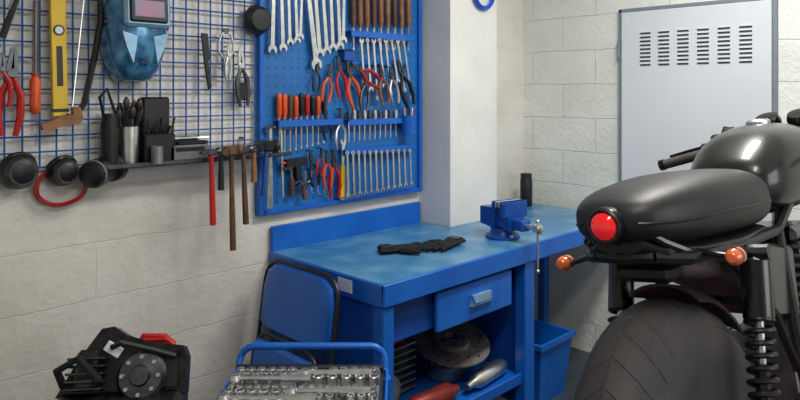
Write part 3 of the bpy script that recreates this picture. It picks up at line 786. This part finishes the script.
for sg in (-1, 1):
    y = sg*.11
    b.tube([(-.17, sg*.06, .80), (-.12, y, .79), (.2, y, .77), (.48, sg*.10, .76), (.75, sg*.09, .85), (1.0, sg*.03, .88)], .014, m_black)
    b.tube([(.05, y, .78), (.32, sg*.11, .58), (.42, sg*.11, .42)], .012, m_black)
    b.tube([(.48, sg*.10, .76), (.42, sg*.12, .45), (.45, sg*.12, .24), (.95, sg*.12, .22), (1.03, sg*.05, .75), (1.02, 0, .85)], .015, m_black)
    b.tube([(.42, sg*.13, .36), (RX0, sg*.135, RW)], [.022, .017], m_blackg)
b.tube([(-.17, -.06, .80), (-.19, 0, .80), (-.17, .06, .80)], .014, m_black)
b.tube([(.98, 0, .93), (1.04, 0, .78)], .03, m_black)
b.tube([(.5, .14, .24), (.42, .28, .06)], .010, m_steel); b.box((.42, .29, .06), (.05, .05, .01), m_steel, rot=R(9, 'X'))
b.done(bike)
for sg in (1, -1):
    b = B('rear_shock'); p0 = Vector((-.02, sg*.160, RW+.02)); p1 = Vector((.11, sg*.157, .765)); d = p1-p0
    b.tube([p0, p0+d*.45], .016, m_blackg); b.tube([p0+d*.3, p1], .009, m_steel); b.tube([p0+d*.66, p0+d*.95], .031, m_blackg, n=16); b.tube([p0+d*.12, p0+d*.2], .030, m_blackg, n=14)
    M = Matrix.Translation(p0) @ d.to_track_quat('Z', 'Y').to_matrix().to_4x4(); L = d.length
    b.tube([(.026*cos(i*.6), .026*sin(i*.6), L*(.18+.50*i/90)) for i in range(91)], .006, m_black, n=7, M=M)
    b.tube([p0+Vector((0, -.018, 0)), p0+Vector((0, .018, 0))], .016, m_dsteel); b.tube([p1+Vector((0, -.03*1, 0)), p1+Vector((0, .018, 0))], .016, m_dsteel)
    b.done(bike)
b = B('fuel_tank')
Sx = [(.46, .07, .83, .92), (.475, .10, .815, .95), (.52, .125, .80, .985), (.60, .14, .785, 1.02), (.70, .15, .78, 1.04), (.80, .155, .78, 1.045), (.90, .145, .79, 1.035), (.97, .12, .81, 1.01), (1.01, .08, .84, .97), (1.02, .04, .87, .94)]
b.loft([sec(*s, e=.8, n=40) for s in smooth(Sx)], m_tank)
b.lathe([(.036, 0), (.036, .012), (.028, .018), (0, .019)], m_steel, T(.80, 0, 1.04), n=24)
b.done(bike)
b = B('engine')
b.box((.70, 0, .36), (.42, .24, .22), m_alu, bev=.04)
for i in range(8): b.box((.78, 0, .49+i*.027), (.20-.004*i, .24, .010), m_alu, bev=.003)
b.box((.78, 0, .58), (.15, .18, .22), m_dsteel, bev=.01); b.box((.78, 0, .71), (.17, .16, .05), m_blackg, bev=.015)
for sg in (-1, 1): b.lathe([(.09, 0), (.09, .02), (.06, .035), (0, .038)], m_alu, T(.62 if sg > 0 else .72, sg*.12, .36) @ R(-90*sg, 'X'), n=28)
b.box((.50, 0, .62), (.16, .16, .16), m_black, bev=.03); b.tube([(.56, 0, .64), (.7, 0, .64)], .035, m_black)
for sg in (-1, 1): b.box((.42, sg*.105, .64), (.20, .02, .18), m_tank, bev=.01, rot=R(12, 'Y'))
b.done(bike)
b = B('exhaust')
for sg in (-1,):
    b.tube([(.86, sg*.06, .62), (.99, sg*.09, .55), (1.0, sg*.12, .35), (.9, sg*.14, .22), (.5, sg*.16, .22), (.3, sg*.17, .27)], .022, m_steel, n=12)
    b.tube([(.3, sg*.17, .27), (.22, sg*.175, .29), (-.2, sg*.185, .36), (-.26, sg*.187, .37)], [.024, .042, .045, .034], m_blackg, n=18)
b.done(bike)
b = B('front_fork')
for sg in (-1, 1):
    b.tube([(WB, sg*.095, .315), (1.21, sg*.095, .66)], .026, m_blackg, n=14); b.tube([(1.23, sg*.095, .62), (1.05, sg*.095, .96)], .019, m_steel, n=14)
b.box((1.10, 0, .87), (.07, .24, .035), m_blackg, bev=.01, rot=R(-28, 'Y')); b.box((1.05, 0, .96), (.08, .24, .025), m_blackg, bev=.01, rot=R(-28, 'Y'))
b.tube([(WB, -.11, .315), (WB, .11, .315)], .012, m_steel)
b.loft([[((.345)*cos(radians(a))*q+WB, y, .315+.345*sin(radians(a))*q) for (q, y) in ((1, -.06), (1.03, 0), (1, .06), (.985, .06), (1.01, 0), (.985, -.06))] for a in range(50, 151, 12)], m_tank)
b.done(bike)
b = B('headlight'); M = T(1.20, 0, .87) @ R(90, 'Y')
b.lathe([(.02, -.12), (.06, -.10), (.085, -.05), (.092, 0), (.088, .02)], m_blackg, M, n=30); b.lathe([(.084, .012), (.05, .03), (0, .034)], m_white, M, n=30); b.done(bike)
b = B('handlebar')
b.tube([(.93, .38, .935), (.96, .22, .965), (1.03, .14, 1.0), (1.05, 0, 1.0), (1.03, -.14, 1.0), (.96, -.22, .965), (.93, -.38, .935)], .011, m_blackg, n=10)
for sg in (-1, 1):
    b.tube([(.932, sg*.375, .936), (.954, sg*.245, .960)], .018, m_rubber, n=14); b.tube([(.931, sg*.392, .933), (.932, sg*.375, .936)], .020, m_blackg, n=14)
    b.box((.958, sg*.22, .970), (.045, .045, .055), m_black, bev=.008)
    b.box((.965, sg*.185, .995), (.035, .045, .06), m_black, bev=.008)
    b.tube([(.975, sg*.22, .985), (1.02, sg*.25, .985), (1.02, sg*.31, .975), (1.0, sg*.38, .96)], .006, m_blackg)
    b.box((.985, sg*.15, 1.02), (.05, .04, .05), m_black, bev=.01)
    b.tube([(.99, sg*.20, .98), (1.0, sg*.17, 1.045), (1.08, sg*.14, 1.03), (1.10, sg*.06, .90)], .006, m_black)
    b.box((1.05, sg*.05, .985), (.03, .03, .04), m_blackg)
    b.lathe([(.04, -.02), (.042, .0), (.036, .018), (0, .02)], m_blackg, T(1.08, sg*.05, 1.05) @ R(-25, 'Y'), n=22)
b.lathe([(.018, 0), (.02, .03), (.022, .035), (.022, .045)], m_black, T(1.0, -.19, 1.0), n=16)
b.done(bike)

# ------------------------------------------------------------------ lights
def area(name, loc, sx, sy, e, col=(1, 1, 1), rot=(0, 0, 0)):
    l = bpy.data.lights.new(name, 'AREA'); l.shape = 'RECTANGLE'; l.size = sx; l.size_y = sy; l.energy = e; l.color = col
    o = bpy.data.objects.new(name, l); o.location = loc; o.rotation_euler = rot; scene.collection.objects.link(o)
for i, (x, y, e) in enumerate([(2.4, .9, 46), (.5, .2, 25)]):
    b = B('ceiling_light'); b.box((x, y, CZ-.03), (1.3, .34, .058), m_white, bev=.006); b.done()
    area('lamp_%d' % i, (x, y, CZ-.065), 1.2, .28, e, (1, .965, .91))
area('added_side_light', (2.0, Y0+.06, 1.9), 1.6, 1.0, 18, (.96, .98, 1.0), (radians(90), 0, 0))  # added daylight-coloured lamp out of view, no known window there
b = B('added_side_panel_1'); b.box((2.0, Y0+.017, 1.9), (1.75, .03, 1.15), m_white, bev=.004); b.done()  # unseen plain white panel, added as backing for the side lamp
w = bpy.data.worlds.new('world'); scene.world = w; w.use_nodes = True
w.node_tree.nodes['Background'].inputs[0].default_value = (.8, .85, .9, 1); w.node_tree.nodes['Background'].inputs[1].default_value = .3

# ------------------------------------------------------------------ camera
cd = bpy.data.cameras.new('camera'); cam = bpy.data.objects.new('camera', cd); scene.collection.objects.link(cam)
cam.location = (0, 0, HC); cam.rotation_euler = (radians(90), 0, radians(-45))
cd.sensor_width = 36; cd.lens = F/800*36; cd.shift_y = -108/800; cd.clip_start = .05
scene.camera = cam
